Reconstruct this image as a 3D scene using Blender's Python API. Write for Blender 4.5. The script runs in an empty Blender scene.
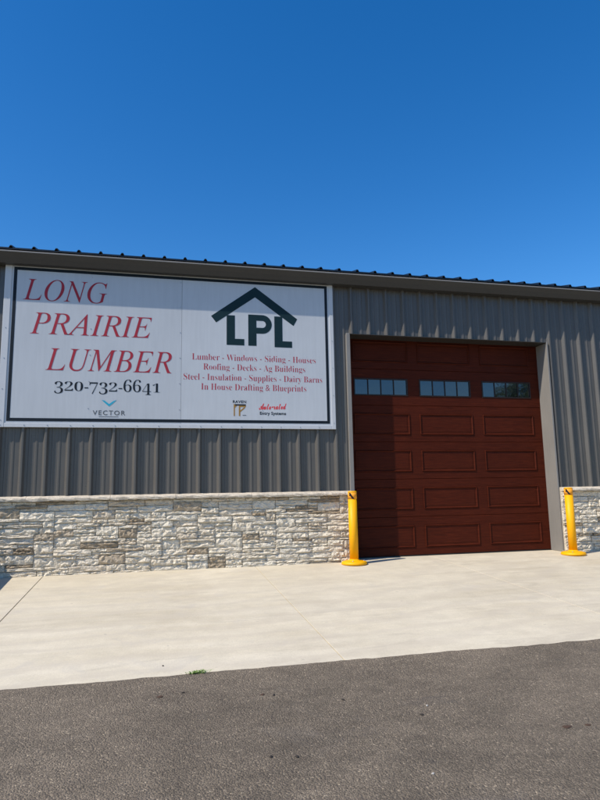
import bpy, bmesh, math, random
from mathutils import Vector, Matrix, noise

scene = bpy.context.scene
R = math.radians
COL = scene.collection

# ------------------------------------------------------------------ camera
YAW, PITCH, ROLL = 0.2366, 0.1502, -0.0179
cy, sy, cp, sp = math.cos(YAW), math.sin(YAW), math.cos(PITCH), math.sin(PITCH)
F = Vector((sy * cp, cy * cp, sp)); RT = Vector((cy, -sy, 0)); UP = RT.cross(F)
cr, sr = math.cos(ROLL), math.sin(ROLL)
RT, UP = RT * cr + UP * sr, UP * cr - RT * sr
cam_data = bpy.data.cameras.new('camera')
cam = bpy.data.objects.new('camera', cam_data); COL.objects.link(cam)
M4 = Matrix(((RT.x, UP.x, -F.x, 1.808), (RT.y, UP.y, -F.y, -9.146), (RT.z, UP.z, -F.z, 1.055), (0, 0, 0, 1)))
cam.matrix_world = M4
cam_data.sensor_fit = 'VERTICAL'; cam_data.sensor_height = 36.0
cam_data.lens = 609.93 / 800 * 36.0
cam_data.clip_start = 0.05; cam_data.clip_end = 2000
scene.camera = cam

# ------------------------------------------------------------------ sky and sun
SUN_AZ, SUN_EL = R(69.5), R(47.8)          # azimuth measured from the wall normal towards the left
to_sun = Vector((-math.sin(SUN_AZ) * math.cos(SUN_EL), -math.cos(SUN_AZ) * math.cos(SUN_EL), math.sin(SUN_EL)))
world = bpy.data.worlds.new('World'); scene.world = world; world.use_nodes = True
wn = world.node_tree.nodes; wl = world.node_tree.links
bgn = wn['Background']; sky = wn.new('ShaderNodeTexSky')
sky.sky_type = 'NISHITA'; sky.sun_disc = False
sky.sun_elevation = SUN_EL; sky.sun_rotation = math.atan2(to_sun.x, to_sun.y)
sky.altitude = 300; sky.air_density = 1.05; sky.dust_density = 0.35; sky.ozone_density = 3.6
hs = wn.new('ShaderNodeHueSaturation'); hs.inputs['Saturation'].default_value = 1.36; hs.inputs['Hue'].default_value = 0.505
wl.new(sky.outputs[0], hs.inputs['Color']); wl.new(hs.outputs[0], bgn.inputs[0]); bgn.inputs[1].default_value = 0.150
sun_data = bpy.data.lights.new('sun', 'SUN'); sun_data.energy = 4.65; sun_data.angle = R(0.53); sun_data.color = (1.0, 0.915, 0.79)
sun = bpy.data.objects.new('sun', sun_data); COL.objects.link(sun)
sun.rotation_euler = (-to_sun).to_track_quat('-Z', 'Y').to_euler(); sun.location = (-20, -20, 30)
scene.view_settings.view_transform = 'Standard'; scene.view_settings.look = 'None'
scene.view_settings.exposure = 0.17; scene.view_settings.gamma = 1.0
scene.view_settings.use_curve_mapping = False
scene.render.engine = 'CYCLES'
scene.cycles.max_bounces = 8

# ------------------------------------------------------------------ helpers
def mesh_obj(name, verts, faces, mat, parent=None, smooth=False):
    me = bpy.data.meshes.new(name); me.from_pydata(verts, [], faces); me.update()
    if mat: me.materials.append(mat)
    if smooth:
        for p in me.polygons: p.use_smooth = True
    o = bpy.data.objects.new(name, me); COL.objects.link(o)
    if parent: o.parent = parent
    return o

def inst(name, me, parent, loc=(0, 0, 0), scale=(1, 1, 1), rot=(0, 0, 0)):
    o = bpy.data.objects.new(name, me); COL.objects.link(o); o.parent = parent
    o.location = loc; o.scale = scale; o.rotation_euler = rot
    return o

def empty(name, loc=(0, 0, 0)):
    o = bpy.data.objects.new(name, None); COL.objects.link(o); o.location = loc; o.empty_display_size = .2
    return o

def tag(o, label=None, cat=None, group=None, kind=None):
    if label: o['label'] = label
    if cat: o['category'] = cat
    if group: o['group'] = group
    if kind: o['kind'] = kind
    return o

def box_bm(x0, x1, y0, y1, z0, z1, bevel=0.0, seg=1):
    bm = bmesh.new()
    bmesh.ops.create_cube(bm, size=1)
    for v in bm.verts:
        v.co = Vector((x0 + (v.co.x + .5) * (x1 - x0), y0 + (v.co.y + .5) * (y1 - y0), z0 + (v.co.z + .5) * (z1 - z0)))
    if bevel: bmesh.ops.bevel(bm, geom=bm.edges[:], offset=bevel, segments=seg, affect='EDGES', profile=.5)
    return bm

def bm_obj(name, bm, mat, parent=None, smooth=False):
    me = bpy.data.meshes.new(name); bm.to_mesh(me); bm.free()
    if mat: me.materials.append(mat)
    if smooth:
        for p in me.polygons: p.use_smooth = True
    o = bpy.data.objects.new(name, me); COL.objects.link(o)
    if parent: o.parent = parent
    return o

def box(name, x0, x1, y0, y1, z0, z1, mat, parent=None, bevel=0.0):
    return bm_obj(name, box_bm(x0, x1, y0, y1, z0, z1, bevel), mat, parent)

def prism_x(name, prof, x0, x1, mat, parent=None):
    """closed profile of (y, z) points swept along x"""
    n = len(prof)
    vs = [(x0, y, z) for y, z in prof] + [(x1, y, z) for y, z in prof]
    fs = [(i, (i + 1) % n, n + (i + 1) % n, n + i) for i in range(n)]
    fs += [tuple(range(n - 1, -1, -1)), tuple(range(n, 2 * n))]
    o = mesh_obj(name, vs, fs, mat, parent)
    bm = bmesh.new(); bm.from_mesh(o.data); bmesh.ops.recalc_face_normals(bm, faces=bm.faces[:]); bm.to_mesh(o.data); bm.free()
    return o

def lathe(name, prof, mat, parent, seg=40):
    vs = []; fs = []
    for r, z in prof:
        for k in range(seg):
            a = 2 * math.pi * k / seg
            vs.append((r * math.cos(a), r * math.sin(a), z))
    for i in range(len(prof) - 1):
        for k in range(seg):
            fs.append((i * seg + k, i * seg + (k + 1) % seg, (i + 1) * seg + (k + 1) % seg, (i + 1) * seg + k))
    fs.append(tuple(range(seg - 1, -1, -1))); b = (len(prof) - 1) * seg
    fs.append(tuple(range(b, b + seg)))
    return mesh_obj(name, vs, fs, mat, parent, smooth=True)

# ------------------------------------------------------------------ materials
class NT:
    def __init__(self, name):
        self.m = bpy.data.materials.new(name); self.m.use_nodes = True
        self.t = self.m.node_tree; self.n = self.t.nodes; self.l = self.t.links
        self.b = self.n['Principled BSDF']
    def node(self, kind, **kw):
        nd = self.n.new(kind)
        for k, v in kw.items():
            if k.startswith('i_'):
                key = k[2:].replace('_', ' ')
                nd.inputs[key].default_value = v
            else: setattr(nd, k, v)
        return nd
    def link(self, a, b): self.l.new(a, b)
    def pos(self, scale=(1, 1, 1), rot=(0, 0, 0), obj=False):
        mp = self.node('ShaderNodeMapping'); mp.inputs['Scale'].default_value = scale; mp.inputs['Rotation'].default_value = rot
        if obj:
            self.link(self.node('ShaderNodeTexCoord').outputs['Object'], mp.inputs['Vector'])
        else:
            self.link(self.node('ShaderNodeNewGeometry').outputs['Position'], mp.inputs['Vector'])
        return mp.outputs[0]
    def noise(self, vec, scale, detail=4, rough=.55, dist=0):
        nd = self.node('ShaderNodeTexNoise'); nd.inputs['Scale'].default_value = scale
        nd.inputs['Detail'].default_value = detail; nd.inputs['Roughness'].default_value = rough; nd.inputs['Distortion'].default_value = dist
        self.link(vec, nd.inputs['Vector']); return nd.outputs['Fac']
    def ramp(self, fac, stops, interp='LINEAR'):
        nd = self.node('ShaderNodeValToRGB'); cr_ = nd.color_ramp; cr_.interpolation = interp
        while len(cr_.elements) < len(stops): cr_.elements.new(.5)
        for e, (p, c) in zip(cr_.elements, stops):
            e.position = p; e.color = (c, c, c, 1) if isinstance(c, (int, float)) else (*c, 1)
        self.link(fac, nd.inputs[0]); return nd.outputs[0]
    def mix(self, fac, a, b, mode='MIX'):
        nd = self.node('ShaderNodeMix', data_type='RGBA', blend_type=mode)
        if isinstance(fac, (int, float)): nd.inputs[0].default_value = fac
        else: self.link(fac, nd.inputs[0])
        for s, v in ((6, a), (7, b)):
            if isinstance(v, tuple): nd.inputs[s].default_value = (*v, 1)
            else: self.link(v, nd.inputs[s])
        return nd.outputs[2]
    def math(self, op, a, b):
        nd = self.node('ShaderNodeMath', operation=op)
        for i, v in enumerate((a, b)):
            if isinstance(v, (int, float)): nd.inputs[i].default_value = v
            else: self.link(v, nd.inputs[i])
        return nd.outputs[0]
    def bump(self, h, strength, dist, prev=None):
        nd = self.node('ShaderNodeBump'); nd.inputs['Strength'].default_value = strength; nd.inputs['Distance'].default_value = dist
        self.link(h, nd.inputs['Height'])
        if prev: self.link(prev, nd.inputs['Normal'])
        return nd.outputs[0]
    def set(self, col=None, rough=None, normal=None, **kw):
        if col is not None:
            if isinstance(col, tuple): self.b.inputs['Base Color'].default_value = (*col, 1)
            else: self.link(col, self.b.inputs['Base Color'])
        if rough is not None:
            if isinstance(rough, (int, float)): self.b.inputs['Roughness'].default_value = rough
            else: self.link(rough, self.b.inputs['Roughness'])
        if normal is not None: self.link(normal, self.b.inputs['Normal'])
        for k, v in kw.items(): self.b.inputs[k.replace('_', ' ')].default_value = v
        return self.m

def mat_paint(name, col, rough=.45, var=.12, dirt=0.0):
    """factory painted sheet metal, with faint oil-canning and grime"""
    t = NT(name); p = t.pos()
    n1 = t.noise(p, 1.7, 5, .6); n2 = t.noise(t.pos((9, 9, .7)), 3, 4, .6)
    f = t.math('MULTIPLY', t.ramp(n1, [(.3, 1 - var), (.7, 1)]), t.ramp(n2, [(.3, 1 - var * .7), (.7, 1)]))
    c = t.mix(1.0, col, f, 'MULTIPLY')
    nb = t.bump(t.noise(t.pos((1, 1, .4)), 3.5, 2, .5), .12, .02)
    return t.set(c, t.ramp(t.noise(p, 30, 3), [(.3, rough - .05), (.7, rough + .07)]), nb, IOR=1.45)

m_siding = mat_paint('charcoal_steel_siding', (.108, .101, .092), .32)
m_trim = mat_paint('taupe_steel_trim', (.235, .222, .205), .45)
m_gutter = mat_paint('shaded_taupe_steel', (.040, .040, .038), .42)  # dark version of the trim, shade of gutter and lintel undersides put into colour
m_roof = mat_paint('dark_green_roof_steel', (.007, .013, .022), .4)
m_white_trim = mat_paint('white_channel_trim', (.53, .55, .575), .45, .06)
m_dark = NT('gap_shade_black').set((.012, .012, .013), .9)  # near-black that paints the shade in the eave gap

def mat_sign(name, col):
    t = NT(name); p = t.pos()
    f = t.math('MULTIPLY', t.ramp(t.noise(p, .8, 4, .6), [(.3, .93), (.7, 1)]), t.ramp(t.noise(t.pos((6, 6, .5)), 4, 4, .6), [(.35, .95), (.65, 1)]))
    nb = t.bump(t.noise(p, 2.2, 2, .5), .25, .012)
    return t.set(t.mix(1.0, col, f, 'MULTIPLY'), .38, nb)
m_sign_a = mat_sign('white_sign_sheet', (.49, .515, .545))
m_sign_b = mat_sign('white_sign_sheet_clean', (.515, .54, .57))
def mat_print(name, col, rough=.42):
    t = NT(name); f = t.ramp(t.noise(t.pos(), 6, 4, .6), [(.3, .86), (.7, 1)])
    return t.set(t.mix(1.0, col, f, 'MULTIPLY'), rough + .15, IOR=1.3)
m_red = mat_print('red_print', (.36, .03, .05))
m_red_small = mat_print('brick_red_print', (.42, .045, .07))
m_red_bright = mat_print('scarlet_print', (.75, .03, .03))
m_ink = mat_print('navy_black_print', (.008, .014, .022))
m_teal = mat_print('dark_teal_print', (.006, .026, .034))
m_grey_ink = mat_print('grey_print', (.09, .10, .11))
m_cyan = mat_print('cyan_print', (.03, .38, .55))
m_gold = mat_print('gold_brown_print', (.33, .19, .05))
m_screw = NT('zinc_screw').set((.42, .44, .46), .4, Metallic=.6)

# wood-grain steel garage door
def mat_door():
    t = NT('mahogany_woodgrain_door')
    g = t.noise(t.pos((1.1, 1, 26)), 3.2, 6, .65, .8)
    g2 = t.noise(t.pos((.5, 1, 60)), 4.0, 5, .7, .4)
    col = t.ramp(g, [(.28, (.038, .0064, .0024)), (.5, (.070, .0118, .0044)), (.72, (.100, .0185, .0068))])
    col = t.mix(t.ramp(g2, [(.45, 0.0), (.7, .55)]), col, (.030, .0062, .0036))
    big = t.ramp(t.noise(t.pos((1, 1, 1)), 1.3, 3), [(.3, .85), (.7, 1.05)])
    col = t.mix(1.0, col, big, 'MULTIPLY')
    nb = t.bump(g2, .15, .002)
    return t.set(col, .6, nb, Specular_IOR_Level=.1)
m_door = mat_door()
m_door_frame = NT('dark_brown_window_frame').set((.012, .0045, .0032), .6)
tg = NT('dark_reflective_glass')
m_glass = tg.set((.006, .008, .010), .03, tg.bump(tg.noise(tg.pos((1, 1, 1)), 4.0, 2), .10, .012), IOR=2.1)
m_rubber = NT('black_rubber').set((.012, .012, .012), .75)

# split limestone veneer
def mat_stone(name, dark_share=.82):
    t = NT(name)
    oi = t.node('ShaderNodeObjectInfo')
    base = t.ramp(oi.outputs['Random'], [(0, (.68, .60, .470)), (.25, (.75, .67, .535)), (.5, (.70, .64, .525)), (.7, (.76, .68, .545)), (.86, (.64, .56, .44)), (.92, (.45, .365, .26)), (1, (.33, .265, .185))])
    p = t.pos()
    n1 = t.noise(p, 14, 6, .65); n2 = t.noise(p, 60, 5, .7)
    v = t.math('MULTIPLY', t.ramp(n1, [(.28, .72), (.62, 1.06)]), t.ramp(n2, [(.3, .78), (.65, 1.06)]))
    col = t.mix(1.0, base, v, 'MULTIPLY')
    col = t.mix(t.ramp(t.noise(p, 5.5, 5, .7), [(.56, 0.0), (.74, .45)]), col, (.40, .33, .235))
    vr = t.node('ShaderNodeTexVoronoi'); vr.inputs['Scale'].default_value = 38; t.link(p, vr.inputs['Vector'])
    nb = t.bump(n1, .8, .014, t.bump(n2, .8, .006, t.bump(vr.outputs['Distance'], .6, .012)))
    return t.set(col, .9, nb, IOR=1.35)
m_stone = mat_stone('split_limestone')
def mat_cap():
    t = NT('chiselled_sill_stone'); p = t.pos()
    n1 = t.noise(p, 18, 6, .65); n2 = t.noise(p, 75, 5, .7)
    col = t.mix(1.0, (.64, .56, .445), t.math('MULTIPLY', t.ramp(n1, [(.3, .72), (.65, 1.08)]), t.ramp(n2, [(.3, .82), (.65, 1.05)])), 'MULTIPLY')
    col = t.mix(t.ramp(t.noise(p, 3.5, 5, .7), [(.58, 0.0), (.75, .5)]), col, (.36, .30, .22))
    return t.set(col, .9, t.bump(n1, .8, .015, t.bump(n2, .6, .005)), IOR=1.35)
m_cap = mat_cap()
m_mortar = NT('grey_mortar').set((.46, .41, .33), .95)

# concrete
def mat_concrete():
    t = NT('pale_broomed_concrete'); p = t.pos()
    oi = t.node('ShaderNodeObjectInfo')
    n1 = t.noise(p, .55, 6, .62, .6); n2 = t.noise(p, 4.5, 6, .65); n3 = t.noise(p, 70, 4, .7)
    sw = t.noise(t.pos((.35, 3.2, 1), (0, 0, R(14))), 1.3, 5, .6, .7)
    col = t.ramp(n1, [(.28, (.52, .450, .325)), (.5, (.605, .535, .400)), (.72, (.66, .590, .450))])
    col = t.mix(t.ramp(sw, [(.40, .0), (.62, .35)]), col, (.69, .625, .495))
    col = t.mix(t.ramp(t.noise(t.pos((.5, 2.2, 1), (0, 0, R(-22))), 1.6, 6, .68, 1.2), [(.54, 0.0), (.70, .55)]), col, (.46, .405, .31))
    v = t.math('MULTIPLY', t.ramp(n2, [(.3, .90), (.7, 1.04)]), t.ramp(n3, [(.25, .86), (.7, 1.04)]))
    v = t.math('MULTIPLY', v, t.ramp(oi.outputs['Random'], [(0, .96), (1, 1.03)]))
    col = t.mix(1.0, col, v, 'MULTIPLY')
    arcs = t.node('ShaderNodeTexWave', wave_type='RINGS', rings_direction='Z'); arcs.inputs['Scale'].default_value = .55
    arcs.inputs['Distortion'].default_value = 7.0; arcs.inputs['Detail'].default_value = 4; arcs.inputs['Detail Scale'].default_value = 1.6
    t.link(t.pos((.6, 1.5, 1), (0, 0, R(-35))), arcs.inputs['Vector'])
    col = t.mix(t.ramp(arcs.outputs['Fac'], [(.60, 0.0), (.95, .34)]), col, (.50, .44, .345))
    blot = t.ramp(t.noise(p, 2.1, 6, .7, .8), [(.57, 0.0), (.68, .42)])
    col = t.mix(blot, col, (.49, .445, .37))
    spots = t.ramp(t.noise(p, 9, 2, .5), [(.74, 0.0), (.78, .35)])
    col = t.mix(spots, col, (.28, .25, .21))
    br = t.noise(t.pos((140, 3, 1)), 1, 3, .6)
    nb = t.bump(n3, .35, .003, t.bump(br, .25, .002))
    return t.set(col, .88, nb, IOR=1.4)
m_conc = mat_concrete()
m_base = NT('dark_joint_fill').set((.13, .115, .095), .95)

# asphalt
def mat_asphalt():
    t = NT('worn_grey_asphalt'); p = t.pos()
    vo = t.node('ShaderNodeTexVoronoi'); vo.inputs['Scale'].default_value = 105; t.link(p, vo.inputs['Vector'])
    vo2 = t.node('ShaderNodeTexVoronoi'); vo2.inputs['Scale'].default_value = 260; t.link(p, vo2.inputs['Vector'])
    sep = t.node('ShaderNodeSeparateColor'); t.link(vo.outputs['Color'], sep.inputs[0])
    sep2 = t.node('ShaderNodeSeparateColor'); t.link(vo2.outputs['Color'], sep2.inputs[0])
    agg = t.ramp(sep.outputs[0], [(0, (.050, .045, .041)), (.55, (.088, .080, .072)), (.88, (.120, .108, .096)), (.98, (.19, .172, .152)), (1, (.30, .275, .24))])
    agg2 = t.ramp(sep2.outputs[0], [(0, (.040, .036, .033)), (.6, (.090, .082, .074)), (1, (.16, .147, .132))])
    col = t.mix(.5, agg, agg2)
    big = t.ramp(t.noise(p, .9, 6, .62, .5), [(.28, .74), (.5, 1.0), (.72, 1.16)])
    mid = t.ramp(t.noise(t.pos((1, 1.7, 1)), 3.4, 5, .65), [(.3, .80), (.7, 1.14)])
    col = t.mix(1.0, col, t.math('MULTIPLY', t.math('MULTIPLY', big, mid), 1.78), 'MULTIPLY')
    col = t.mix(1.0, col, (1.13, 1.0, .80), 'MULTIPLY')
    oil = t.ramp(t.noise(t.pos((.8, 1.9, 1)), 1.9, 4, .6, .9), [(.61, 0.0), (.74, .5)])
    col = t.mix(oil, col, (.085, .074, .065))
    dust = t.ramp(t.noise(p, 1.3, 6, .7, .4), [(.60, 0.0), (.80, .35)])
    col = t.mix(dust, col, (.27, .235, .195))
    h = t.math('ADD', t.math('MULTIPLY', vo.outputs['Distance'], -1.0), t.math('MULTIPLY', t.noise(p, 240, 3, .7), .5))
    nb = t.bump(h, .95, .008)
    return t.set(col, .92, nb, IOR=1.4)
m_asphalt = mat_asphalt()

m_yellow = None
def mat_yellow():
    t = NT('safety_yellow_plastic'); p = t.pos()
    s = t.ramp(t.noise(t.pos((10, 10, 2)), 5, 5, .7), [(.5, 0.0), (.75, .35)])
    col = t.mix(s, (.85, .40, .001), (.64, .30, .006))
    low = t.ramp(t.noise(p, 26, 4, .7), [(.62, 0.0), (.72, .45)])
    col = t.mix(low, col, (.40, .24, .04))
    return t.set(col, .5, t.bump(t.noise(p, 30, 3), .08, .004), IOR=1.35)
m_yellow = mat_yellow()
m_orange = mat_print('orange_reflective_tape', (.90, .36, .03), .35)
m_black_tape = mat_print('black_tape', (.016, .012, .012), .45)

# ------------------------------------------------------------------ ground
SLOPE = .055
def gz(y): return SLOPE * y if y > -12 else SLOPE * -12
EDGE = -4.40
random.seed(5)
xs = [-600, -200, -60, -20, -8, -3] + [-2 + .05 * i for i in range(0, 281)] + [16, 30, 80, 250, 600]
vs = []; fs = []
rows = []
def edge_jit(x): return .030 * noise.noise((x * 1.1, 3.1, 0)) + .016 * noise.noise((x * 7, 1.7, 0)) + .012 * noise.noise((x * 23, 8.3, 0))
for x in xs:
    j = edge_jit(x)
    col_ = [(x, 300, -.30), (x, .5, -.30), (x, EDGE + .08, gz(EDGE) - .20), (x, EDGE + .02 + j, gz(EDGE) - .03), (x, EDGE + .012 + j, gz(EDGE) + .004), (x, EDGE - .03 + j, gz(EDGE) + .006), (x, EDGE - .30, gz(EDGE - .30)), (x, -7, gz(-7)), (x, -12, gz(-12)), (x, -26, gz(-12) - .1), (x, -600, gz(-12) - .3)]
    rows.append(len(vs)); vs += col_
nr = len(col_)
for i in range(len(xs) - 1):
    for k in range(nr - 1):
        a = rows[i] + k; b = rows[i + 1] + k
        fs.append((a, a + 1, b + 1, b))
ground = mesh_obj('asphalt_yard', vs, fs, m_asphalt); tag(ground, 'worn grey asphalt yard in front of the concrete apron', 'asphalt', kind='structure')

tgv = NT('mown_grass'); m_verge = tgv.set(tgv.ramp(tgv.noise(tgv.pos(), 3, 6, .7), [(.3, (.035, .06, .014)), (.7, (.07, .10, .03))]), .9)
verge = mesh_obj('grass_verge', [(-300, -30, gz(-12) - .10), (300, -30, gz(-12) - .10), (300, -300, gz(-12) + .4), (-300, -300, gz(-12) + .4)], [(0, 3, 2, 1)], m_verge)
tag(verge, 'mown grass verge far across the yard', 'grass', kind='structure')

apron = mesh_obj('concrete_apron', [(-6, .40, -.022), (16.5, .40, -.022), (16.5, 0, -.022), (-6, 0, -.022), (-6, EDGE, gz(EDGE) - .022), (16.5, EDGE, gz(EDGE) - .022)],
                 [(0, 3, 2, 1), (3, 4, 5, 2)], m_base)
tag(apron, 'pale concrete apron sloping down from the wall', 'pavement', kind='structure')
jx = [-5.42, -2.52, .385, 3.28, 6.18, 9.08, 11.98, 14.88, 16.5]
jy = [(.37, -.318), (-.322, -2.893), (-2.90, EDGE + .004)]
G = .0045
for i in range(len(jx) - 1):
    for k, (ya, yb) in enumerate(jy):
        x0, x1 = jx[i] + G, jx[i + 1] - G
        g0 = G if k else 0
        pts = []
        n = 6
        bm = bmesh.new()
        top = []
        ycuts = [ya, 0.0, yb] if ya > 0 else [ya, yb]
        for y in ycuts:
            z = min(0, gz(y))
            top.append((y, z))
        b = .0022
        prof = []
        # profile front to back with small bevels, then the underside
        y, z = top[0]; prof += [(y, z - .10), (y, z - b), (y - b, z)]
        if len(top) == 3: prof.append(top[1])
        y, z = top[-1]; prof += [(y + b, z), (y, z - b), (y, z - .10)]
        m = len(prof)
        V = []
        for x, dz in ((x0, -b), (x0 + b, 0), (x1 - b, 0), (x1, -b)):
            V += [(x, yy, zz + dz) for yy, zz in prof]
        Fc = []
        for s in range(3):
            for q in range(m):
                Fc.append((s * m + q, (s + 1) * m + q, (s + 1) * m + (q + 1) % m, s * m + (q + 1) % m))
        Fc += [tuple(range(m)), tuple(range(4 * m - 1, 3 * m - 1, -1))]
        o = mesh_obj('slab', V, Fc, m_conc, apron)
        bm.from_mesh(o.data); bmesh.ops.recalc_face_normals(bm, faces=bm.faces[:]); bm.to_mesh(o.data); bm.free()

# ------------------------------------------------------------------ building
RIB = .3048
OX0, OX1, OZ = 4.86, 8.475, 3.575          # door opening
DOOR_Y = .30
bld = empty('metal_building', (4.9, 0, 0))
tag(bld, 'charcoal ribbed steel building with stone wainscot and brown garage door', 'building')
def bpart(o):
    o.parent = bld; o.matrix_parent_inverse = Matrix.Translation((-4.9, 0, 0))
    return o

FLAT_Y, TOP_Y = .046, 0.0
def panel_profile():
    pr = []
    for k in range(3):
        s = k * RIB
        pr += [(s - .030, FLAT_Y), (s - .018, FLAT_Y), (s + .011, TOP_Y + .003), (s + .016, TOP_Y), (s + .036, TOP_Y), (s + .040, TOP_Y + .003), (s + .062, FLAT_Y)]
        for c in (.118, .204):
            pr += [(s + c - .020, FLAT_Y), (s + c - .011, FLAT_Y - .006), (s + c + .011, FLAT_Y - .006), (s + c + .020, FLAT_Y)]
    pr.append((3 * RIB - .0305, FLAT_Y))
    return pr
def panel_mesh(name, z0, z1):
    pr = panel_profile(); n = len(pr)
    V = [(x, y, z0) for x, y in pr] + [(x, y, z1) for x, y in pr]
    Fc = [(i, i + 1, n + i + 1, n + i) for i in range(n - 1)]
    # a real sheet: second skin 1 mm behind
    V += [(x, y + .0015, z0) for x, y in pr] + [(x, y + .0015, z1) for x, y in pr]
    Fc += [(2 * n + i + 1, 2 * n + i, 3 * n + i, 3 * n + i + 1) for i in range(n - 1)]
    Fc += [(i + 1, i, 2 * n + i, 2 * n + i + 1) for i in range(n - 1)]
    me = bpy.data.meshes.new(name); me.from_pydata(V, [], Fc); me.update(); me.materials.append(m_siding)
    return me
me_full = panel_mesh('siding_panel', 1.03, 4.44); me_over = panel_mesh('siding_panel_short', OZ + .012, 4.44)
for k in range(-7, 9):
    if k in (0, 1, 2, 3): me = me_over
    else: me = me_full
    bpart(inst('siding_panel', me, None, ((16 + 3 * k) * RIB, 0, 0)))
XL, XR = (16 - 21) * RIB - .03, (16 + 27) * RIB - .03
DEPTH = 12.0
# plain shell behind: side and rear walls, wall core, gable roof
bpart(box('wall_core', XL, OX0 - .10, .06, .20, 0, 4.42, m_siding))
bpart(box('wall_core', OX1 + .10, XR, .06, .20, 0, 4.42, m_siding))
bpart(box('header_beam', OX0 - .098, OX1 + .098, .06, .20, OZ + .05, 4.42, m_siding))
def gable(x, x2, name):
    pr = [(.21, 0), (DEPTH, 0), (DEPTH, 4.45), (DEPTH / 2, 5.93), (.21, 4.45)]
    return bpart(prism_x(name, pr, x, x2, m_siding))
gable(XL, XL + .12, 'end_wall'); gable(XR - .12, XR, 'end_wall')
bpart(box('rear_wall', XL + .121, XR - .121, DEPTH - .12, DEPTH - .001, 0, 4.42, m_siding))

# roof sheets, ribs running up the slope
EY, EZ, PITCHR = -.185, 4.572, .25
def roof_mesh():
    pr = []
    for k in range(3):
        s = k * RIB
        pr += [(s - .030, 0), (s - .004, 0), (s + .014, .034), (s + .038, .034), (s + .056, 0)]
    pr.append((3 * RIB - .0305, 0)); n = len(pr)
    L = DEPTH / 2 - EY
    V = []
    for (y, dz) in ((EY, 0), (DEPTH / 2, L * PITCHR)):
        V += [(x, y, EZ + z + dz) for x, z in pr] + [(x, y, EZ + z + dz - .012) for x, z in pr]
    Fc = []
    for i in range(n - 1):
        Fc += [(i, i + 1, 2 * n + i + 1, 2 * n + i), (n + i + 1, n + i, 3 * n + i, 3 * n + i + 1), (n + i, n + i + 1, i + 1, i)]
    me = bpy.data.meshes.new('roof_panel'); me.from_pydata(V, [], Fc); me.update(); me.materials.append(m_roof); return me
me_roof = roof_mesh()
for k in range(-7, 9):
    o = inst('roof_panel', me_roof, None, ((16 + 3 * k) * RIB + .06, 0, 0)); bpart(o)
    o = inst('roof_panel', me_roof, None, ((16 + 3 * k) * RIB + .85, DEPTH, 0), rot=(0, 0, math.pi)); bpart(o)
ridge_z = EZ + (DEPTH / 2 - EY) * PITCHR
bpart(prism_x('ridge_cap', [(DEPTH / 2 - .2, ridge_z - .01), (DEPTH / 2, ridge_z + .05), (DEPTH / 2 + .2, ridge_z - .01), (DEPTH / 2, ridge_z + .03)], XL - .1, XR + .1, m_roof))
# drip edge below the roof sheets, then the sculptured gutter
bpart(prism_x('drip_edge', [(EY - .004, EZ - .0125), (EY + .002, EZ - .0125), (EY + .002, EZ - .026), (EY - .004, EZ - .026)], XL - .1, XR + .1, m_roof))
bpart(prism_x('eave_gap_shade', [(-.08, EZ - .02), (-.08, 4.475), (-.02, 4.475), (-.02, EZ)], XL, XR, m_dark))  # black strip painting the shadow gap between roof edge and gutter
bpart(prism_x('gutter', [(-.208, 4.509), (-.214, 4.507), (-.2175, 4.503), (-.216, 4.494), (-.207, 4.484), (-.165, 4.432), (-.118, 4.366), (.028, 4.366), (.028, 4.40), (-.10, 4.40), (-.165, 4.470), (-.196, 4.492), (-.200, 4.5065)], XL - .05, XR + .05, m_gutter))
bpart(prism_x('gutter_lip', [(-.200, 4.509), (-.206, 4.516), (-.216, 4.517), (-.2225, 4.511), (-.2225, 4.497), (-.2195, 4.497), (-.2195, 4.507), (-.214, 4.512)], XL - .05, XR + .05, m_trim))  # lighter colour than the gutter paints in the sunlit edge highlight

# trim round the opening: flat casing, reveal boards, lintel soffit
bpart(box('casing', OX0 - .060, OX0 - .004, -.006, .034, 1.075, OZ + .016, m_trim, bevel=.003))
bpart(box('casing', OX1 + .004, OX1 + .026, -.006, .034, 1.075, OZ + .016, m_trim, bevel=.003))
bpart(box('casing', OX0 - .003, OX1 + .003, -.004, .050, OZ - .002, OZ + .010, m_gutter, bevel=.003))  # darker than the side casings: lintel shade painted into the colour
bpart(box('door_reveal', OX0 - .062, OX0, -.008, .36, 0.002, OZ - .004, m_trim, bevel=.003))
bpart(box('door_reveal', OX1, OX1 + .030, -.008, .36, 0.002, OZ - .004, m_trim, bevel=.003))
bpart(box('door_reveal', OX0 + .001, OX1 - .001, .052, .36, OZ, OZ + .048, m_gutter))  # soffit shade painted in with the dark steel; side reveals keep the lit trim

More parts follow.
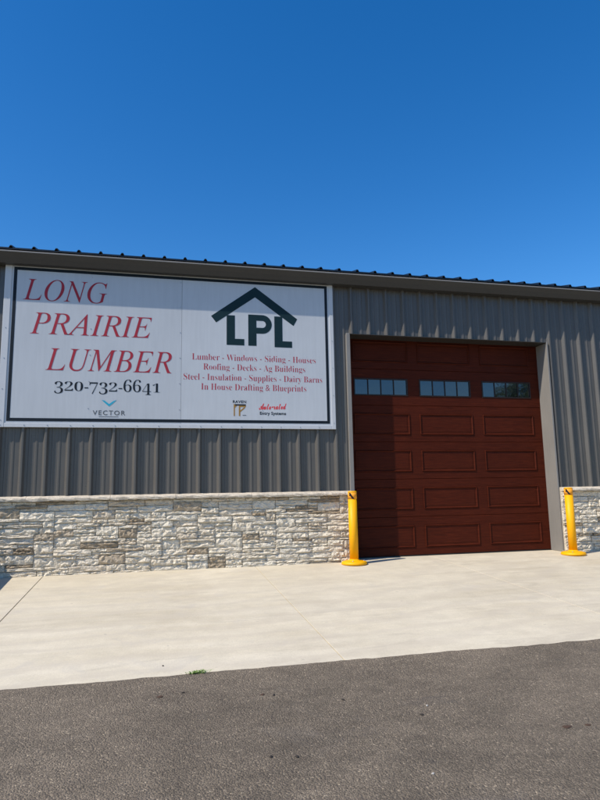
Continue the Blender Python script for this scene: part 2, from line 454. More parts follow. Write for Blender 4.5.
# ------------------------------------------------------------------ garage door (part of the building)
DX0, DX1 = OX0 - .06, OX1 + .045
door = bpart(box('garage_door', DX0, DX1, DOOR_Y + .030, DOOR_Y + .055, .02, 3.70, m_door_frame))
door['label'] = 'dark mahogany woodgrain sectional garage door with a row of windows'
def dpart(o):
    o.parent = door; o.matrix_parent_inverse = Matrix.Identity(4)
    return o
SH = .611
COLS = [(4.985, 5.975), (6.150, 7.140), (7.325, 8.315)]
def section(z0, z1, holes, name):
    """a rail-and-stile face with a groove round every raised panel (or a real opening for a window)"""
    y = DOOR_Y
    bm = bmesh.new()
    def cell(xa, xb, za, zb):
        v = [bm.verts.new(c) for c in ((xa, y, za), (xb, y, za), (xb, y, zb), (xa, y, zb))]
        bm.faces.new(v)
    xs_ = [DX0]; 
    for a, b_, _, _ in holes: xs_ += [a, b_]
    xs_.append(DX1)
    za, zb = holes[0][2], holes[0][3]
    lip = .006
    for i in range(len(xs_) - 1):
        cell(xs_[i], xs_[i + 1], z0 + lip, za); cell(xs_[i], xs_[i + 1], zb, z1 - lip)
        if i % 2 == 0: cell(xs_[i], xs_[i + 1], za, zb)
    bmesh.ops.remove_doubles(bm, verts=bm.verts[:], dist=1e-5)
    # hole walls, then rounded lips to the section joints
    for a, b_, c, d in holes:
        ring = [(a, c), (b_, c), (b_, d), (a, d)]
        for q in range(4):
            (xa, z_a), (xb, z_b) = ring[q], ring[(q + 1) % 4]
            v = [bm.verts.new(p) for p in ((xa, y, z_a), (xb, y, z_b), (xb, y + .029, z_b), (xa, y + .029, z_a))]
            bm.faces.new(v)
    for zz, zo in ((z0 + lip, z0 + .001), (z1 - lip, z1 - .001)):
        v = [bm.verts.new(p) for p in ((DX0, y, zz), (DX1, y, zz), (DX1, y + .007, zo), (DX0, y + .007, zo))]; bm.faces.new(v)
        v = [bm.verts.new(p) for p in ((DX0, y + .007, zo), (DX1, y + .007, zo), (DX1, y + .029, zo), (DX0, y + .029, zo))]; bm.faces.new(v)
    bmesh.ops.recalc_face_normals(bm, faces=bm.faces[:])
    return dpart(bm_obj(name, bm, m_door))
# raised panel: bevelled field sitting in its groove, shared mesh
def raised_mesh(w, h):
    y = DOOR_Y
    rings = [(.0, .004), (.003, .002), (.009, -.011), (.014, -.012), (.018, -.011), (.028, .004), (.045, .004), (.060, .001)]
    bm = bmesh.new(); prev = None
    for ins, dy in rings:
        v = [bm.verts.new(p) for p in ((ins, dy, ins), (w - ins, dy, ins), (w - ins, dy, h - ins), (ins, dy, h - ins))]
        if prev:
            for q in range(4): bm.faces.new((prev[q], prev[(q + 1) % 4], v[(q + 1) % 4], v[q]))
        prev = v
    bm.faces.new(prev); 
    bmesh.ops.recalc_face_normals(bm, faces=bm.faces[:])
    me = bpy.data.meshes.new('raised_panel'); bm.to_mesh(me); bm.free(); me.materials.append(m_door); return me
PH0, PH1 = .118, .478
pane_rnd = random.Random(21)
me_raised = raised_mesh(COLS[0][1] - COLS[0][0], PH1 - PH0)
for k in range(6):
    z0 = .018 + k * SH
    if k == 4:
        wz0, wz1 = z0 + .160, z0 + .455
        section(z0, z0 + SH, [(a + .015, b - .015, wz0, wz1) for a, b in COLS], 'door_section')
        for a, b in COLS:
            a += .017; b -= .017
            fr = dpart(box('window_frame', a, b, DOOR_Y + .022, DOOR_Y + .028, wz0 + .002, wz1 - .002, m_door_frame))
            # frame bars proud of the backing
            bm = bmesh.new()
            def bar(x0, x1, za, zb, y0=-.008, y1=.020):
                t_ = box_bm(x0, x1, DOOR_Y + y0, DOOR_Y + y1, za, zb, .003)
                mm = bpy.data.meshes.new('tmp'); t_.to_mesh(mm); t_.free(); bm.from_mesh(mm); bpy.data.meshes.remove(mm)
            e = .022
            bar(a, b, wz0 + .002, wz0 + e); bar(a, b, wz1 - e, wz1 - .002)
            bar(a, a + e, wz0 + e + .001, wz1 - e - .001); bar(b - e, b, wz0 + e + .001, wz1 - e - .001)
            pw = (b - a - 2 * e) / 4
            for q in range(1, 4):
                xx = a + e + q * pw; bar(xx - .008, xx + .008, wz0 + e + .001, wz1 - e - .001, -.004, .020)
            dpart(bm_obj('window_muntins', bm, m_door_frame))
            for q in range(4):
                x0 = a + e + q * pw + (.009 if q else .001); x1 = a + e + (q + 1) * pw - (.009 if q < 3 else .001)
                xm, zm = (x0 + x1) / 2, (wz0 + wz1) / 2; hw, hh = (x1 - x0) / 2, (wz1 - wz0) / 2 - e - .002
                pn = box('window_pane', -hw, hw, 0, .004, -hh, hh, m_glass); pn.location = (xm, DOOR_Y + .010, zm)
                pn.rotation_euler = (pane_rnd.uniform(-.010, .010), 0, pane_rnd.uniform(-.006, .006)); dpart(pn)
    else:
        section(z0, z0 + SH, [(a, b, z0 + PH0, z0 + PH1) for a, b in COLS], 'door_section')
        for a, b in COLS:
            dpart(inst('raised_panel', me_raised, None, (a, DOOR_Y, z0 + PH0)))
dpart(box('bottom_seal', DX0, DX1, DOOR_Y - .004, DOOR_Y + .028, .0015, .0175, m_rubber))

# ------------------------------------------------------------------ stone wainscot (parts of the building)
random.seed(11)
def stone_variant(i):
    rnd = random.Random(100 + i); NX, NZ = 9, 4
    grid = []
    for b in range(NZ + 1):
        for a in range(NX + 1):
            x, z = a / NX, b / NZ
            ex = min(a, NX - a); ez = min(b, NZ - b)
            d = -.012 - .024 * rnd.random()
            n = noise.noise((x * 3.1 + i * 7.3, z * 1.9, i * 1.7)) * .018
            if ex == 0 or ez == 0: d = -.004 - .020 * rnd.random(); n = 0
            jx_ = 0 if ex else (rnd.random() * .012) * (1 if a == 0 else -1)
            jz_ = 0 if ez else (rnd.random() * .05) * (1 if b == 0 else -1)
            if ex and ez: jx_ = rnd.uniform(-.03, .03); jz_ = rnd.uniform(-.07, .07)
            grid.append((x - .5 + jx_, d + n, z - .5 + jz_))
    V = list(grid); W = NX + 1; Fc = []
    for b in range(NZ):
        for a in range(NX):
            q = b * W + a
            if rnd.random() < .5: Fc += [(q, q + 1, q + W + 1), (q, q + W + 1, q + W)]
            else: Fc += [(q, q + 1, q + W), (q + 1, q + W + 1, q + W)]
    ringi = [a for a in range(NX + 1)] + [b * W + NX for b in range(1, NZ + 1)] + [NZ * W + a for a in range(NX - 1, -1, -1)] + [b * W for b in range(NZ - 1, 0, -1)]
    base = len(V)
    for q in ringi: V.append((V[q][0], .05, V[q][2]))
    n = len(ringi)
    for q in range(n): Fc.append((ringi[(q + 1) % n], ringi[q], base + q, base + (q + 1) % n))
    me = bpy.data.meshes.new('stone'); me.from_pydata(V, [], Fc); me.update(); me.materials.append(m_stone); return me
variants = [stone_variant(i) for i in range(18)]
def cap_variant(i):
    """chiselled sill stone: sloped top, rough front, 1 m long unit"""
    rnd = random.Random(500 + i); NX = 14
    prof = [(.09, -.002), (-.020, -.008), (-.058, -.018), (-.078, -.034), (-.082, -.052), (-.074, -.072), (.09, -.076)]
    V = []; Fc = []; m = len(prof)
    for a in range(NX + 1):
        x = a / NX - .5
        for k, (y, z) in enumerate(prof):
            r = .0 if k in (0, m - 1) else .007
            V.append((x + (0 if a in (0, NX) or k in (0, m - 1) else rnd.uniform(-.02, .02)), y + rnd.uniform(-r, r), z + rnd.uniform(-r, r) * .8))
    for a in range(NX):
        for k in range(m - 1):
            q = a * m + k; Fc.append((q, q + 1, q + m + 1, q + m))
        Fc.append((a * m + m - 1, a * m, (a + 1) * m, (a + 1) * m + m - 1))
    Fc += [tuple(range(m - 1, -1, -1)), tuple(range(NX * m, NX * m + m))]
    me = bpy.data.meshes.new('cap_stone'); me.from_pydata(V, [], Fc); me.update(); me.materials.append(m_cap)
    bm = bmesh.new(); bm.from_mesh(me); bmesh.ops.recalc_face_normals(bm, faces=bm.faces[:]); bm.to_mesh(me); bm.free()
    return me
caps = [cap_variant(i) for i in range(6)]
WALL_TOP, CAP_H = 1.068, .074
def wainscot(x0, x1, seed, far):
    """far = x-range test: stones beyond it are joined into one part"""
    rnd = random.Random(seed)
    bk = bpart(box('stone_wainscot', x0, x1, -.024, .058, -.02, WALL_TOP - .03, m_mortar))
    bk['label'] = 'rough split pale limestone wainscot with a chiselled sill'
    def kid(o): o.parent = bk; o.matrix_parent_inverse = Matrix.Identity(4); return o
    CH = .0435; H = WALL_TOP - CAP_H - .004; NR = int(round((H + .02) / CH)); CH = (H + .02) / NR
    CW = .05; NC = int(round((x1 - x0) / CW)); CW = (x1 - x0) / NC
    occ = [[False] * NC for _ in range(NR)]
    far_bm = bmesh.new(); nfar = 0
    for r in range(NR):
        c = 0
        while c < NC:
            if occ[r][c]: c += 1; continue
            free = 0
            while c + free < NC and not occ[r][c + free] and free < 10: free += 1
            h = rnd.choices((1, 2, 3), (.46, .44, .10))[0]; h = min(h, NR - r)
            w = rnd.choice((4, 5, 6, 6, 7, 8, 9, 10)) if h < 3 else rnd.choice((5, 6, 7))
            if free - w < 3: w = free
            w = min(w, free)
            for rr in range(r, r + h):
                for cc in range(c, c + w): occ[rr][cc] = True
            g = .001
            xa, xb = x0 + c * CW + g * .6, x0 + (c + w) * CW - g * .6
            za, zb = -.02 + r * CH + g * .5, -.02 + (r + h) * CH - g * .5
            me = rnd.choice(variants)
            loc = ((xa + xb) / 2, -.034 + rnd.uniform(-.017, .009), (za + zb) / 2)
            sc = ((xb - xa) * (-1 if False else 1), 1, zb - za)
            if far(loc[0]):
                mt = Matrix.Translation(loc) @ Matrix.Diagonal((*sc, 1)); k0 = len(far_bm.verts)
                far_bm.from_mesh(me)
                far_bm.verts.ensure_lookup_table()
                for v in far_bm.verts[k0:]: v.co = mt @ v.co
                nfar += 1
            else:
                o = kid(inst('stone', me, None, loc, sc, (0, rnd.uniform(-.012, .012), 0)))
            c += w
    if nfar:
        fo = kid(bm_obj('stone_stretch', far_bm, m_stone)); fo['kind'] = 'stuff'
    else: far_bm.free()
    x = x0
    while x < x1 - .01:
        w = rnd.choice((.78, .9, 1.02, 1.1))
        if x1 - (x + w) < .4: w = x1 - x
        kid(inst('cap_stone', rnd.choice(caps), None, (x + w / 2, -.040, WALL_TOP), (w - .004, 1, 1), (0, 0, 0)))
        x += w
wainscot(XL, OX0 - .064, 3, lambda x: x < -1.1)
wainscot(OX1 + .034, XR, 8, lambda x: x > 11.2)

# ------------------------------------------------------------------ text tools
def sub(s, up=None, low=None, dig=None):
    out = ''
    for c in s:
        if 'A' <= c <= 'Z' and up: out += chr(up + ord(c) - 65)
        elif 'a' <= c <= 'z' and low: out += chr(low + ord(c) - 97)
        elif c.isdigit() and dig: out += chr(dig + ord(c) - 48)
        else: out += c
    return out
def serif(s): return sub(s, 0x1D400, 0x1D41A, 0x1D7CE)      # upright book serif, thinned with a negative offset
def italic(s): return sub(s, 0x1D434)
def script(s): return sub(s, 0x1D4D0, 0x1D4EA)
def glyph_mesh(body, offset=0.0, res=3, spacing=1.0):
    cu = bpy.data.curves.new('text', 'FONT'); cu.body = body; cu.offset = offset; cu.fill_mode = 'FRONT'; cu.resolution_u = res; cu.space_character = spacing
    o = bpy.data.objects.new('text', cu); COL.objects.link(o)
    bpy.context.view_layer.update()
    me = bpy.data.meshes.new_from_object(o.evaluated_get(bpy.context.evaluated_depsgraph_get()))
    bpy.data.objects.remove(o); bpy.data.curves.remove(cu)
    return me
def bounds(me):
    xs_ = [v.co.x for v in me.vertices]; ys_ = [v.co.y for v in me.vertices]
    return min(xs_), max(xs_), min(ys_), max(ys_)
_caps = {}
def cap_height(kind, offset):
    if (kind, offset) not in _caps:
        me = glyph_mesh({'serif': serif('H'), 'italic': italic('E'), 'sans': 'H', 'script': script('A')}[kind], offset)
        b = bounds(me); _caps[(kind, offset)] = (b[2], b[3]); bpy.data.meshes.remove(me)
    return _caps[(kind, offset)]

# ------------------------------------------------------------------ sign
SY = -.012
sign = empty('wall_sign', (2.14, 0, 2.0))
tag(sign, 'large white lumber yard sign with black border and red lettering on ribbed wall', 'sign')
def spart(o):
    o.parent = sign; o.matrix_parent_inverse = Matrix.Translation((-2.14, 0, -2.0)); return o
BX0, BX1, BZ0, BZ1 = -.195, 4.488, 2.108, 4.350
spart(box('sign_sheet', -.225, 2.1865, SY, -.003, 2.08, 4.40, m_sign_a))
spart(box('sign_sheet', 2.1895, 4.52, SY - .0008, -.003, 2.08, 4.40, m_sign_b))
FX0, FX1, FZ0 = -.312, 4.582, 2.022
spart(box('frame_strip', FX0, -.222, SY - .010, -.001, FZ0, 4.43, m_white_trim, bevel=.003))
spart(box('frame_strip', 4.517, FX1, SY - .010, -.001, FZ0, 4.43, m_white_trim, bevel=.003))
spart(box('frame_strip', -.2215, 4.5165, SY - .009, -.001, FZ0, 2.082, m_white_trim, bevel=.003))
PY = SY - .0026
bw = .044
def quad(name, x0, x1, z0, z1, mat, y=PY):
    return spart(box(name, x0, x1, y, y + .0012, z0, z1, mat))
quad('border_line', BX0, BX0 + bw, BZ0, BZ1, m_ink); quad('border_line', BX1 - bw, BX1, BZ0, BZ1, m_ink)
quad('border_line', BX0 + bw + .0005, BX1 - bw - .0005, BZ0, BZ0 + bw, m_ink); quad('border_line', BX0 + bw + .0005, BX1 - bw - .0005, BZ1 - bw, BZ1, m_ink)

def letter_line(body, kind, offset, x0, x1, zb, cap, mat, label, res=3, spacing=1.0, y=PY, tilt=0.0, smallcaps=None):
    conv = {'serif': serif, 'italic': italic, 'sans': (lambda s: s), 'script': script}[kind]
    me = glyph_mesh(conv(body), offset, res, spacing)
    c0, c1 = cap_height(kind, offset); b = bounds(me)
    sx = (x1 - x0) / (b[1] - b[0]); sz = cap / (c1 - c0)
    for v in me.vertices:
        xx = x0 + (v.co.x - b[0]) * sx; zz = zb + (v.co.y - c0) * sz
        v.co = (xx, y, zz + tilt * (xx - x0))
    me.materials.clear(); me.materials.append(mat); me.update()
    words = body.split()
    if len(words) == 1:
        o = bpy.data.objects.new('lettering', me); COL.objects.link(o); spart(o); o['label'] = label
        return
    # one object for each word: cut the line at its widest gaps
    faces = sorted((min(me.vertices[i].co.x for i in p.vertices), max(me.vertices[i].co.x for i in p.vertices), p.index) for p in me.polygons)
    gaps = []; reach = faces[0][1]
    for k in range(1, len(faces)):
        if faces[k][0] > reach: gaps.append((faces[k][0] - reach, faces[k][0]))
        reach = max(reach, faces[k][1])
    cuts = sorted(g[1] for g in sorted(gaps, reverse=True)[:len(words) - 1])
    for k, wd in enumerate(words):
        lo = cuts[k - 1] if k else -1e9; hi = cuts[k] if k < len(cuts) else 1e9
        idx = {}; V = []; Fc = []
        for f in faces:
            if lo <= f[0] < hi:
                q = []
                for i in me.polygons[f[2]].vertices:
                    if i not in idx: idx[i] = len(V); V.append(tuple(me.vertices[i].co))
                    q.append(idx[i])
                Fc.append(q)
        spart(mesh_obj('dash' if wd == '-' else 'lettering', V, Fc, mat))
    bpy.data.meshes.remove(me)
letter_line('LONG', 'italic', -.004, -.058, 1.095, 3.868, .312, m_red, 'red serif word LONG', 5)
letter_line('PRAIRIE', 'italic', -.004, .055, 1.745, 3.372, .312, m_red, 'red serif word PRAIRIE', 5)
letter_line('LUMBER', 'italic', -.004, .282, 2.045, 2.846, .318, m_red, 'red serif word LUMBER', 5)
# phone number in old-style figures
def phone(x0, x1, zb, xh, mat):
    bm = bmesh.new(); off = -.017; c0, c1 = cap_height('serif', off); S = 1.0; xcur = 0.0
    Dn = {'0': (0, .78), '1': (0, .78), '2': (0, .78), '3': (-.24, 1), '4': (-.24, 1), '7': (-.24, 1), '6': (0, 1.05), '-': (-.03, 1)}
    for ch in '320-732-6641':
        me = glyph_mesh(serif(ch), off, 4); b = bounds(me); dz, s = Dn[ch]
        k0 = len(bm.verts); bm.from_mesh(me); bm.verts.ensure_lookup_table()
        for v in bm.verts[k0:]: v.co = ((v.co.x - b[0]) + xcur, (v.co.y - (0 if ch == '-' else min(0, b[2]))) * s + dz * .68, 0)
        xcur += (b[1] - b[0]) + (.075 if ch != '-' else .06)
        bpy.data.meshes.remove(me)
    me = bpy.data.meshes.new('lettering'); bm.to_mesh(me); bm.free(); b = bounds(me)
    sx = (x1 - x0) / (b[1] - b[0]); sz = xh / (.68 * .78)
    for v in me.vertices: v.co = (x0 + (v.co.x - b[0]) * sx, PY, zb + v.co.y * sz)
    me.materials.clear(); me.materials.append(mat); me.update()
    o = bpy.data.objects.new('lettering', me); COL.objects.link(o); spart(o); o['label'] = 'dark phone number 320-732-6641'
phone(.416, 1.885, 2.548, .132, m_ink)
# blocks of small text
letter_line('Lumber - Windows - Siding - Houses', 'serif', -.015, 2.345, 4.275, 3.068, .094, m_red_small, 'small red line listing lumber, windows, siding, houses')
letter_line('Roofing - Decks - Ag Buildings', 'serif', -.015, 2.515, 4.10, 2.918, .094, m_red_small, 'small red line listing roofing, decks, ag buildings')
letter_line('Steel - Insulation - Supplies - Dairy Barns', 'serif', -.015, 2.223, 4.374, 2.759, .094, m_red_small, 'small red line listing steel, insulation, supplies, dairy barns')
letter_line('In House Drafting & Blueprints', 'serif', -.015, 2.484, 4.113, 2.611, .094, m_red_small, 'small red line reading In House Drafting & Blueprints')
# maker logos
letter_line('VECTOR', 'sans', .006, .946, 1.394, 2.206, .066, m_grey_ink, 'small grey word VECTOR', spacing=1.25)
quad('underline', 1.03, 1.30, 2.180, 2.185, m_grey_ink)
def poly(name, pts, mat, label=None, y=PY):
    """thin printed shape from (x, z) outline"""
    n = len(pts); V = [(x, y, z) for x, z in pts] + [(x, y + .0012, z) for x, z in pts]
    Fc = [tuple(range(n)), tuple(range(2 * n - 1, n - 1, -1))] + [(i, n + i, n + (i + 1) % n, (i + 1) % n) for i in range(n)]
    o = mesh_obj(name, V, Fc, mat)
    bm = bmesh.new(); bm.from_mesh(o.data); bmesh.ops.recalc_face_normals(bm, faces=bm.faces[:])
    bmesh.ops.triangulate(bm, faces=bm.faces[:]); bm.to_mesh(o.data); bm.free()
    if label: o['label'] = label
    return spart(o)
poly('chevron_emblem', [(1.062, 2.425), (1.105, 2.415), (1.168, 2.368), (1.228, 2.413), (1.270, 2.427), (1.215, 2.372), (1.168, 2.332), (1.120, 2.372)], m_cyan, 'small cyan wing chevron')
# house logo: roof chevron and three block letters
AX = 3.312
poly('roof_emblem', [(2.628, 3.760), (AX, 4.262), (3.988, 3.772), (3.925, 3.660), (AX, 4.095), (2.706, 3.660)], m_teal, 'dark teal roof gable emblem')
def Lsh(x0, x1, z0, z1, st, ft): return [(x0, z0), (x1, z0), (x1, z0 + ft), (x0 + st, z0 + ft), (x0 + st, z1), (x0, z1)]
poly('block_letter', Lsh(2.867, 3.140, 3.314, 3.785, .128, .100), m_teal, 'dark teal block letter L under the gable, left', y=PY - .0004)
def Pobj():
    x0, z0, z1, st, w = 3.203, 3.314, 3.812, .128, .372
    hb = .300; r = hb / 2; cx = x0 + w - r; cz = z1 - r; t_ = .094; ri = r - t_
    bm = bmesh.new()
    def rect(a, b, c, d): bm.faces.new([bm.verts.new((x, PY - .0004, z)) for x, z in ((a, c), (b, c), (b, d), (a, d))])
    rect(x0, x0 + st, z0, z1)
    rect(x0 + st, cx, z1 - t_, z1); rect(x0 + st, cx, z1 - hb, z1 - hb + t_)
    N = 18
    for k in range(N):
        a, b = math.pi * k / N, math.pi * (k + 1) / N
        bm.faces.new([bm.verts.new((cx + q * math.sin(g), PY - .0004, cz + q * math.cos(g))) for q, g in ((r, a), (r, b), (ri, b), (ri, a))])
    bmesh.ops.remove_doubles(bm, verts=bm.verts[:], dist=1e-5)
    o = spart(bm_obj('block_letter', bm, m_teal)); o['label'] = 'dark teal block letter P under the gable'
Pobj()
poly('block_letter', Lsh(3.617, 3.897, 3.305, 3.802, .128, .100), m_teal, 'dark teal block letter L under the gable, right', y=PY - .0004)
# small partner logos
letter_line('RAVEN', 'sans', .02, 2.962, 3.166, 2.412, .042, m_ink, 'small black word RAVEN', spacing=1.1)
quad('timber_emblem', 2.975, 2.993, 2.215, 2.395, m_gold); quad('timber_emblem', 3.052, 3.075, 2.215, 2.3735, m_gold)
quad('timber_emblem', 2.9935, 3.160, 2.374, 2.395, m_ink); quad('timber_emblem', 3.0755, 3.160, 2.352, 2.3735, m_gold)
poly('timber_emblem', [(3.0755, 2.30), (3.0755, 2.274), (3.148, 2.338), (3.148, 2.3515), (3.134, 2.3515)], m_gold)
poly('timber_emblem', [(2.9935, 2.3735), (2.9935, 2.34), (3.03, 2.3735)], m_gold)
quad('timber_emblem', 3.11, 3.165, 2.222, 2.229, m_ink)
letter_line('Automated', 'script', .012, 3.362, 3.792, 2.312, .100, m_red_bright, 'small red script word Automated', tilt=.03)
letter_line('Entry Systems', 'sans', .022, 3.375, 3.785, 2.238, .046, m_ink, 'small black words Entry Systems')
# screw heads along the sheet edges
bm = bmesh.new()
def screw(x, z, y):
    bmesh.ops.create_cone(bm, cap_ends=True, segments=8, radius1=.0075, radius2=.0055, depth=.005, matrix=Matrix.Translation((x, y, z)) @ Matrix.Rotation(R(90), 4, 'X'))
for k in range(6):
    z = 2.30 + k * .392
    for x in (2.165, .88, 3.42): 
        if not (x == 3.42 and 2.5 < z): screw(x, z, SY - .003)
for x in [FX0 + .045 + .305 * k for k in range(16)]: screw(x, FZ0 + .030, SY - .0125)
for z in [2.12 + .44 * k for k in range(5)]:
    screw(FX0 + .045, z, SY - .0125); screw(FX1 - .032, z, SY - .0125)
sc_o = spart(bm_obj('screw_heads', bm, m_screw)); sc_o['kind'] = 'stuff'

# ------------------------------------------------------------------ bollards
def bollard(x, y, label, rot):
    b = empty('bollard', (x, y, gz(y) + .001)); b.rotation_euler = (0, 0, rot)
    tag(b, label, 'bollard', 'yellow bollards guarding the door')
    r = .066
    post = lathe('post', [(r, .040), (r, .955)], m_yellow, b)
    cap_ = lathe('cap', [(r + .001, 1.052), (r + .001, 1.064), (r - .004, 1.071), (r - .014, 1.074), (.004, 1.075)], m_yellow, b)
    band = lathe('reflective_band', [(r + .0015, .955), (r + .0015, 1.052)], m_orange, b)
    # diagonal black stripes wrapped round the band
    for k in range(3):
        a0 = k * 2 * math.pi / 3; N = 10; V = []; Fc = []
        for q in range(N + 1):
            a = a0 + q / N * 1.25
            z_top = 1.050 - max(0, (q / N) * .132 - .03); z_bot = z_top - .05
            z_top = min(1.050, z_top); z_bot = max(.957, z_bot); z_top = max(z_top, z_bot + .001)
            for rr in (r + .0018, r + .0030):
                V += [(rr * math.cos(a), rr * math.sin(a), z_bot), (rr * math.cos(a), rr * math.sin(a), z_top)]
        for q in range(N):
            i = q * 4; Fc += [(i + 2, i + 6, i + 7, i + 3), (i + 3, i + 7, i + 5, i + 1), (i, i + 4, i + 6, i + 2)]
        Fc += [(0, 2, 3, 1), (N * 4, N * 4 + 1, N * 4 + 3, N * 4 + 2)]
        mesh_obj('stripe', V, Fc, m_black_tape, band)
    base = lathe('base_flange', [(.190, .0), (.192, .018), (.186, .034), (.165, .046), (.120, .055), (.080, .060), (.070, .075), (r + .0005, .078)], m_yellow, b)
    for k in range(4):
        a = k * math.pi / 2 + .6
        bo = lathe('anchor_bolt', [(.011, .0), (.011, .010), (.006, .012)], m_screw, base, 6); bo.location = (.148 * math.cos(a), .148 * math.sin(a), .049)
    return b
bollard(4.735, -.262, 'yellow bollard left of the garage door, before the long stone wall', R(-150))
bollard(8.430, -.330, 'yellow bollard right of the garage door, beside the taupe reveal', R(-165))

# ------------------------------------------------------------------ unseen low box added beyond the left edge to cast the corner shadow
unseen_box = empty('shadow_box', (-.90, -.86, gz(-.86)))
tag(unseen_box, 'unseen low box added against the stone to cast the shadow in the picture corner', 'shadow caster')
bx_ = bm_obj('body', box_bm(-.38, .38, -.72, .72, .03, .60, .01), m_gutter, unseen_box)
bm_obj('lid', box_bm(-.40, .40, -.735, .735, .605, .640, .008), m_gutter, unseen_box)
bm_obj('plinth', box_bm(-.42, .42, -.74, .74, -.03, .028, .006), m_conc, unseen_box)

# ------------------------------------------------------------------ weed at the apron edge, loose bits on the asphalt
tw = NT('weed_green'); m_weed = tw.set(tw.ramp(tw.node('ShaderNodeNewGeometry').outputs['Random Per Island'], [(0, (.10, .20, .03)), (1, (.22, .34, .06))]), .6)
weed = empty('weed_tuft', (2.135, -4.395, gz(-4.395))); weed.scale = (.75, .75, .62)
tag(weed, 'small green weed tuft growing at the apron edge', 'weed')
rnd = random.Random(4); V = []; Fc = []
for k in range(90):
    a = rnd.uniform(0, 6.283); bx, by = rnd.gauss(0, .040), rnd.gauss(0, .012); L = rnd.uniform(.03, .085); w = rnd.uniform(.003, .006)
    d = Vector((math.cos(a), math.sin(a) * .6, 0)); s = Vector((-d.y, d.x, 0)).normalized() * w; b = Vector((bx, by, 0)); i = len(V)
    mid = b + d * L * .45 + Vector((0, 0, L * .42)); tip = b + d * L + Vector((0, 0, L * .40))
    V += [tuple(b - s * .6), tuple(b + s * .6), tuple(mid + s), tuple(mid - s), tuple(tip)]; Fc += [(i, i + 1, i + 2, i + 3), (i + 3, i + 2, i + 4)]
mesh_obj('blades', V, Fc, m_weed, weed)
m_peb_d = NT('dark_pebble').set((.03, .024, .02), .9); m_peb_l = NT('pale_pebble').set((.5, .47, .42), .9)
m_leaf_b = NT('dry_leaf').set((.07, .038, .022), .85)
def pebble(px, py, size, mat, label, cat, name, seed, flat=.55):
    rnd = random.Random(seed); bm = bmesh.new(); bmesh.ops.create_icosphere(bm, subdivisions=2, radius=1)
    for v in bm.verts:
        f = 1 + .35 * noise.noise(v.co * 1.6 + Vector((seed * 3.1, 0, 0))); v.co = Vector((v.co.x * size * f * 1.2, v.co.y * size * f * .8, v.co.z * size * flat * f))
    o = bm_obj(name, bm, mat); o.location = (px, py, gz(py) + size * flat * .55); o.rotation_euler = (0, 0, rnd.uniform(0, 3)); tag(o, label, cat); return o
pebble(1.877, -4.774, .020, m_leaf_b, 'flattened brown dry leaf on the asphalt below the weed', 'leaf', 'dry_leaf', 1, .18)
pebble(2.028, -4.741, .010, m_peb_d, 'small dark pebble on the asphalt just below the weed', 'pebble', 'pebble', 2)
pebble(2.540, -4.900, .016, m_leaf_b, 'brown dry leaf flake on the asphalt below the middle slab', 'leaf', 'dry_leaf', 3, .2)
pebble(2.610, -4.930, .009, m_peb_d, 'dark crumb beside the brown leaf flake on the asphalt', 'pebble', 'pebble', 4)
pebble(3.031, -5.117, .011, m_peb_d, 'dark pebble alone on the asphalt below the apron joint', 'pebble', 'pebble', 5)
pebble(3.427, -5.457, .011, m_peb_d, 'dark pebble on the asphalt next to a pale one', 'pebble', 'pebble', 6)
pebble(3.516, -5.339, .009, m_peb_l, 'pale pebble on the asphalt next to a dark one', 'pebble', 'pebble', 7)
pebble(3.182, -6.117, .008, m_peb_l, 'tiny pale pebble low on the asphalt near the camera', 'pebble', 'pebble', 8)
pebble(2.435, -5.752, .010, m_peb_d, 'dark pebble low on the asphalt, left of its twin', 'pebble', 'pebble', 9)
pebble(2.568, -5.785, .010, m_peb_d, 'dark pebble low on the asphalt, right of its twin', 'pebble', 'pebble', 10)
pebble(1.905, -4.158, .008, m_peb_d, 'dark speck of gravel on the concrete above the weed', 'pebble', 'pebble', 12)
pebble(4.809, -4.470, .013, m_peb_d, 'crumb of asphalt at the right end of the apron edge', 'pebble', 'pebble', 13)

pebble(4.171, -5.816, .024, m_leaf_b, 'long dark twig-like leaf at the right of the asphalt', 'leaf', 'dry_leaf', 14, .12)
pebble(4.307, -5.823, .015, m_leaf_b, 'dark curled leaf just right of the long one on the asphalt', 'leaf', 'dry_leaf', 15, .2)
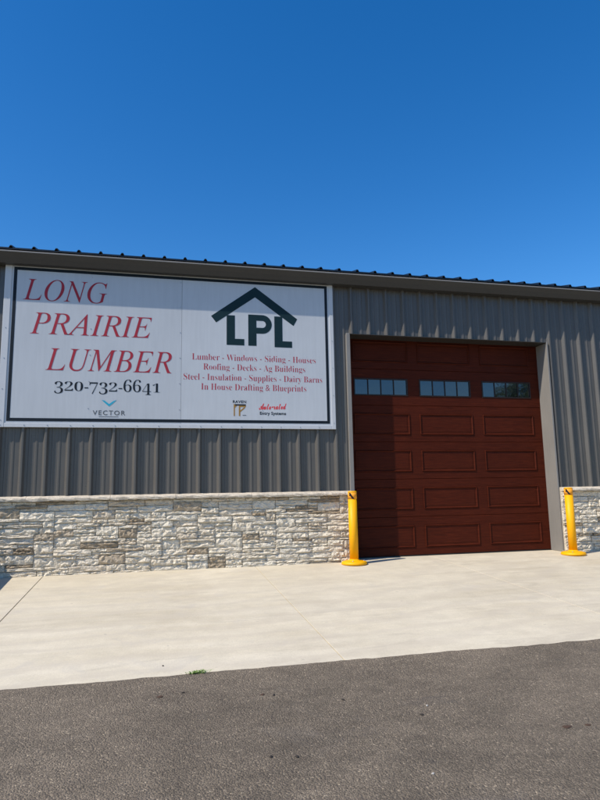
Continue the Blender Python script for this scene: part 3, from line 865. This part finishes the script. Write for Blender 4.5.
# ------------------------------------------------------------------ trees across the yard, seen mirrored in the door windows
tl = NT('tree_leaf'); m_treeleaf = tl.set(tl.ramp(tl.node('ShaderNodeNewGeometry').outputs['Random Per Island'], [(0, (.030, .060, .014)), (1, (.075, .12, .03))]), .6)
tb = NT('tree_bark'); m_bark = tb.set(tb.ramp(tb.noise(tb.pos((6, 6, 1)), 4, 5), [(.3, (.05, .04, .03)), (.7, (.14, .115, .09))]), .9)
def tree(x, y, h, cr_, seed, label):
    rnd = random.Random(seed); z0 = gz(-12) - .1
    t_ = empty('tree', (x, y, z0)); tag(t_, label, 'tree', 'trees across the yard')
    bm = bmesh.new()
    def limb(a, b, r0, r1):
        ax = (b - a); q = ax.to_track_quat('Z', 'Y').to_matrix().to_4x4()
        bmesh.ops.create_cone(bm, segments=8, radius1=r0, radius2=r1, depth=ax.length, cap_ends=True, matrix=Matrix.Translation((a + b) / 2) @ q)
    top = Vector((rnd.uniform(-.3, .3), 0, h * .72)); limb(Vector((0, 0, 0)), Vector((0, 0, h * .3)), .24, .18); limb(Vector((0, 0, h * .3)), top, .18, .06)
    clumps = []
    for k in range(16):
        a = rnd.uniform(0, 6.283); zz = rnd.uniform(.38, .92) * h; rr = cr_ * math.sqrt(max(.05, 1 - ((zz / h - .6) / .42) ** 2)) * rnd.uniform(.45, .95)
        c = Vector((math.cos(a) * rr, math.sin(a) * rr, zz)); clumps.append(c)
        limb(Vector((0, 0, zz * .62)), c, .06, .02)
    bm_obj('trunk', bm, m_bark, t_)
    V = []; Fc = []
    for c in clumps:
        for q in range(420):
            d = Vector((rnd.gauss(0, 1), rnd.gauss(0, 1), rnd.gauss(0, .75))); p = c + d * cr_ * .22
            s = rnd.uniform(.09, .18); u = Vector((rnd.gauss(0, 1), rnd.gauss(0, 1), rnd.gauss(0, 1))).normalized(); w = u.orthogonal().normalized(); i = len(V)
            V += [tuple(p - u * s), tuple(p + w * s * .5), tuple(p + u * s), tuple(p - w * s * .5)]; Fc.append((i, i + 1, i + 2, i + 3))
    mesh_obj('crown', V, Fc, m_treeleaf, t_)
tree(32.2, -36.0, 11.9, 3.2, 1, 'broad leafy tree mirrored in the right door windows')
tree(36.6, -38.0, 15.0, 3.7, 2, 'taller leafy tree mirrored at the right end of the door windows')
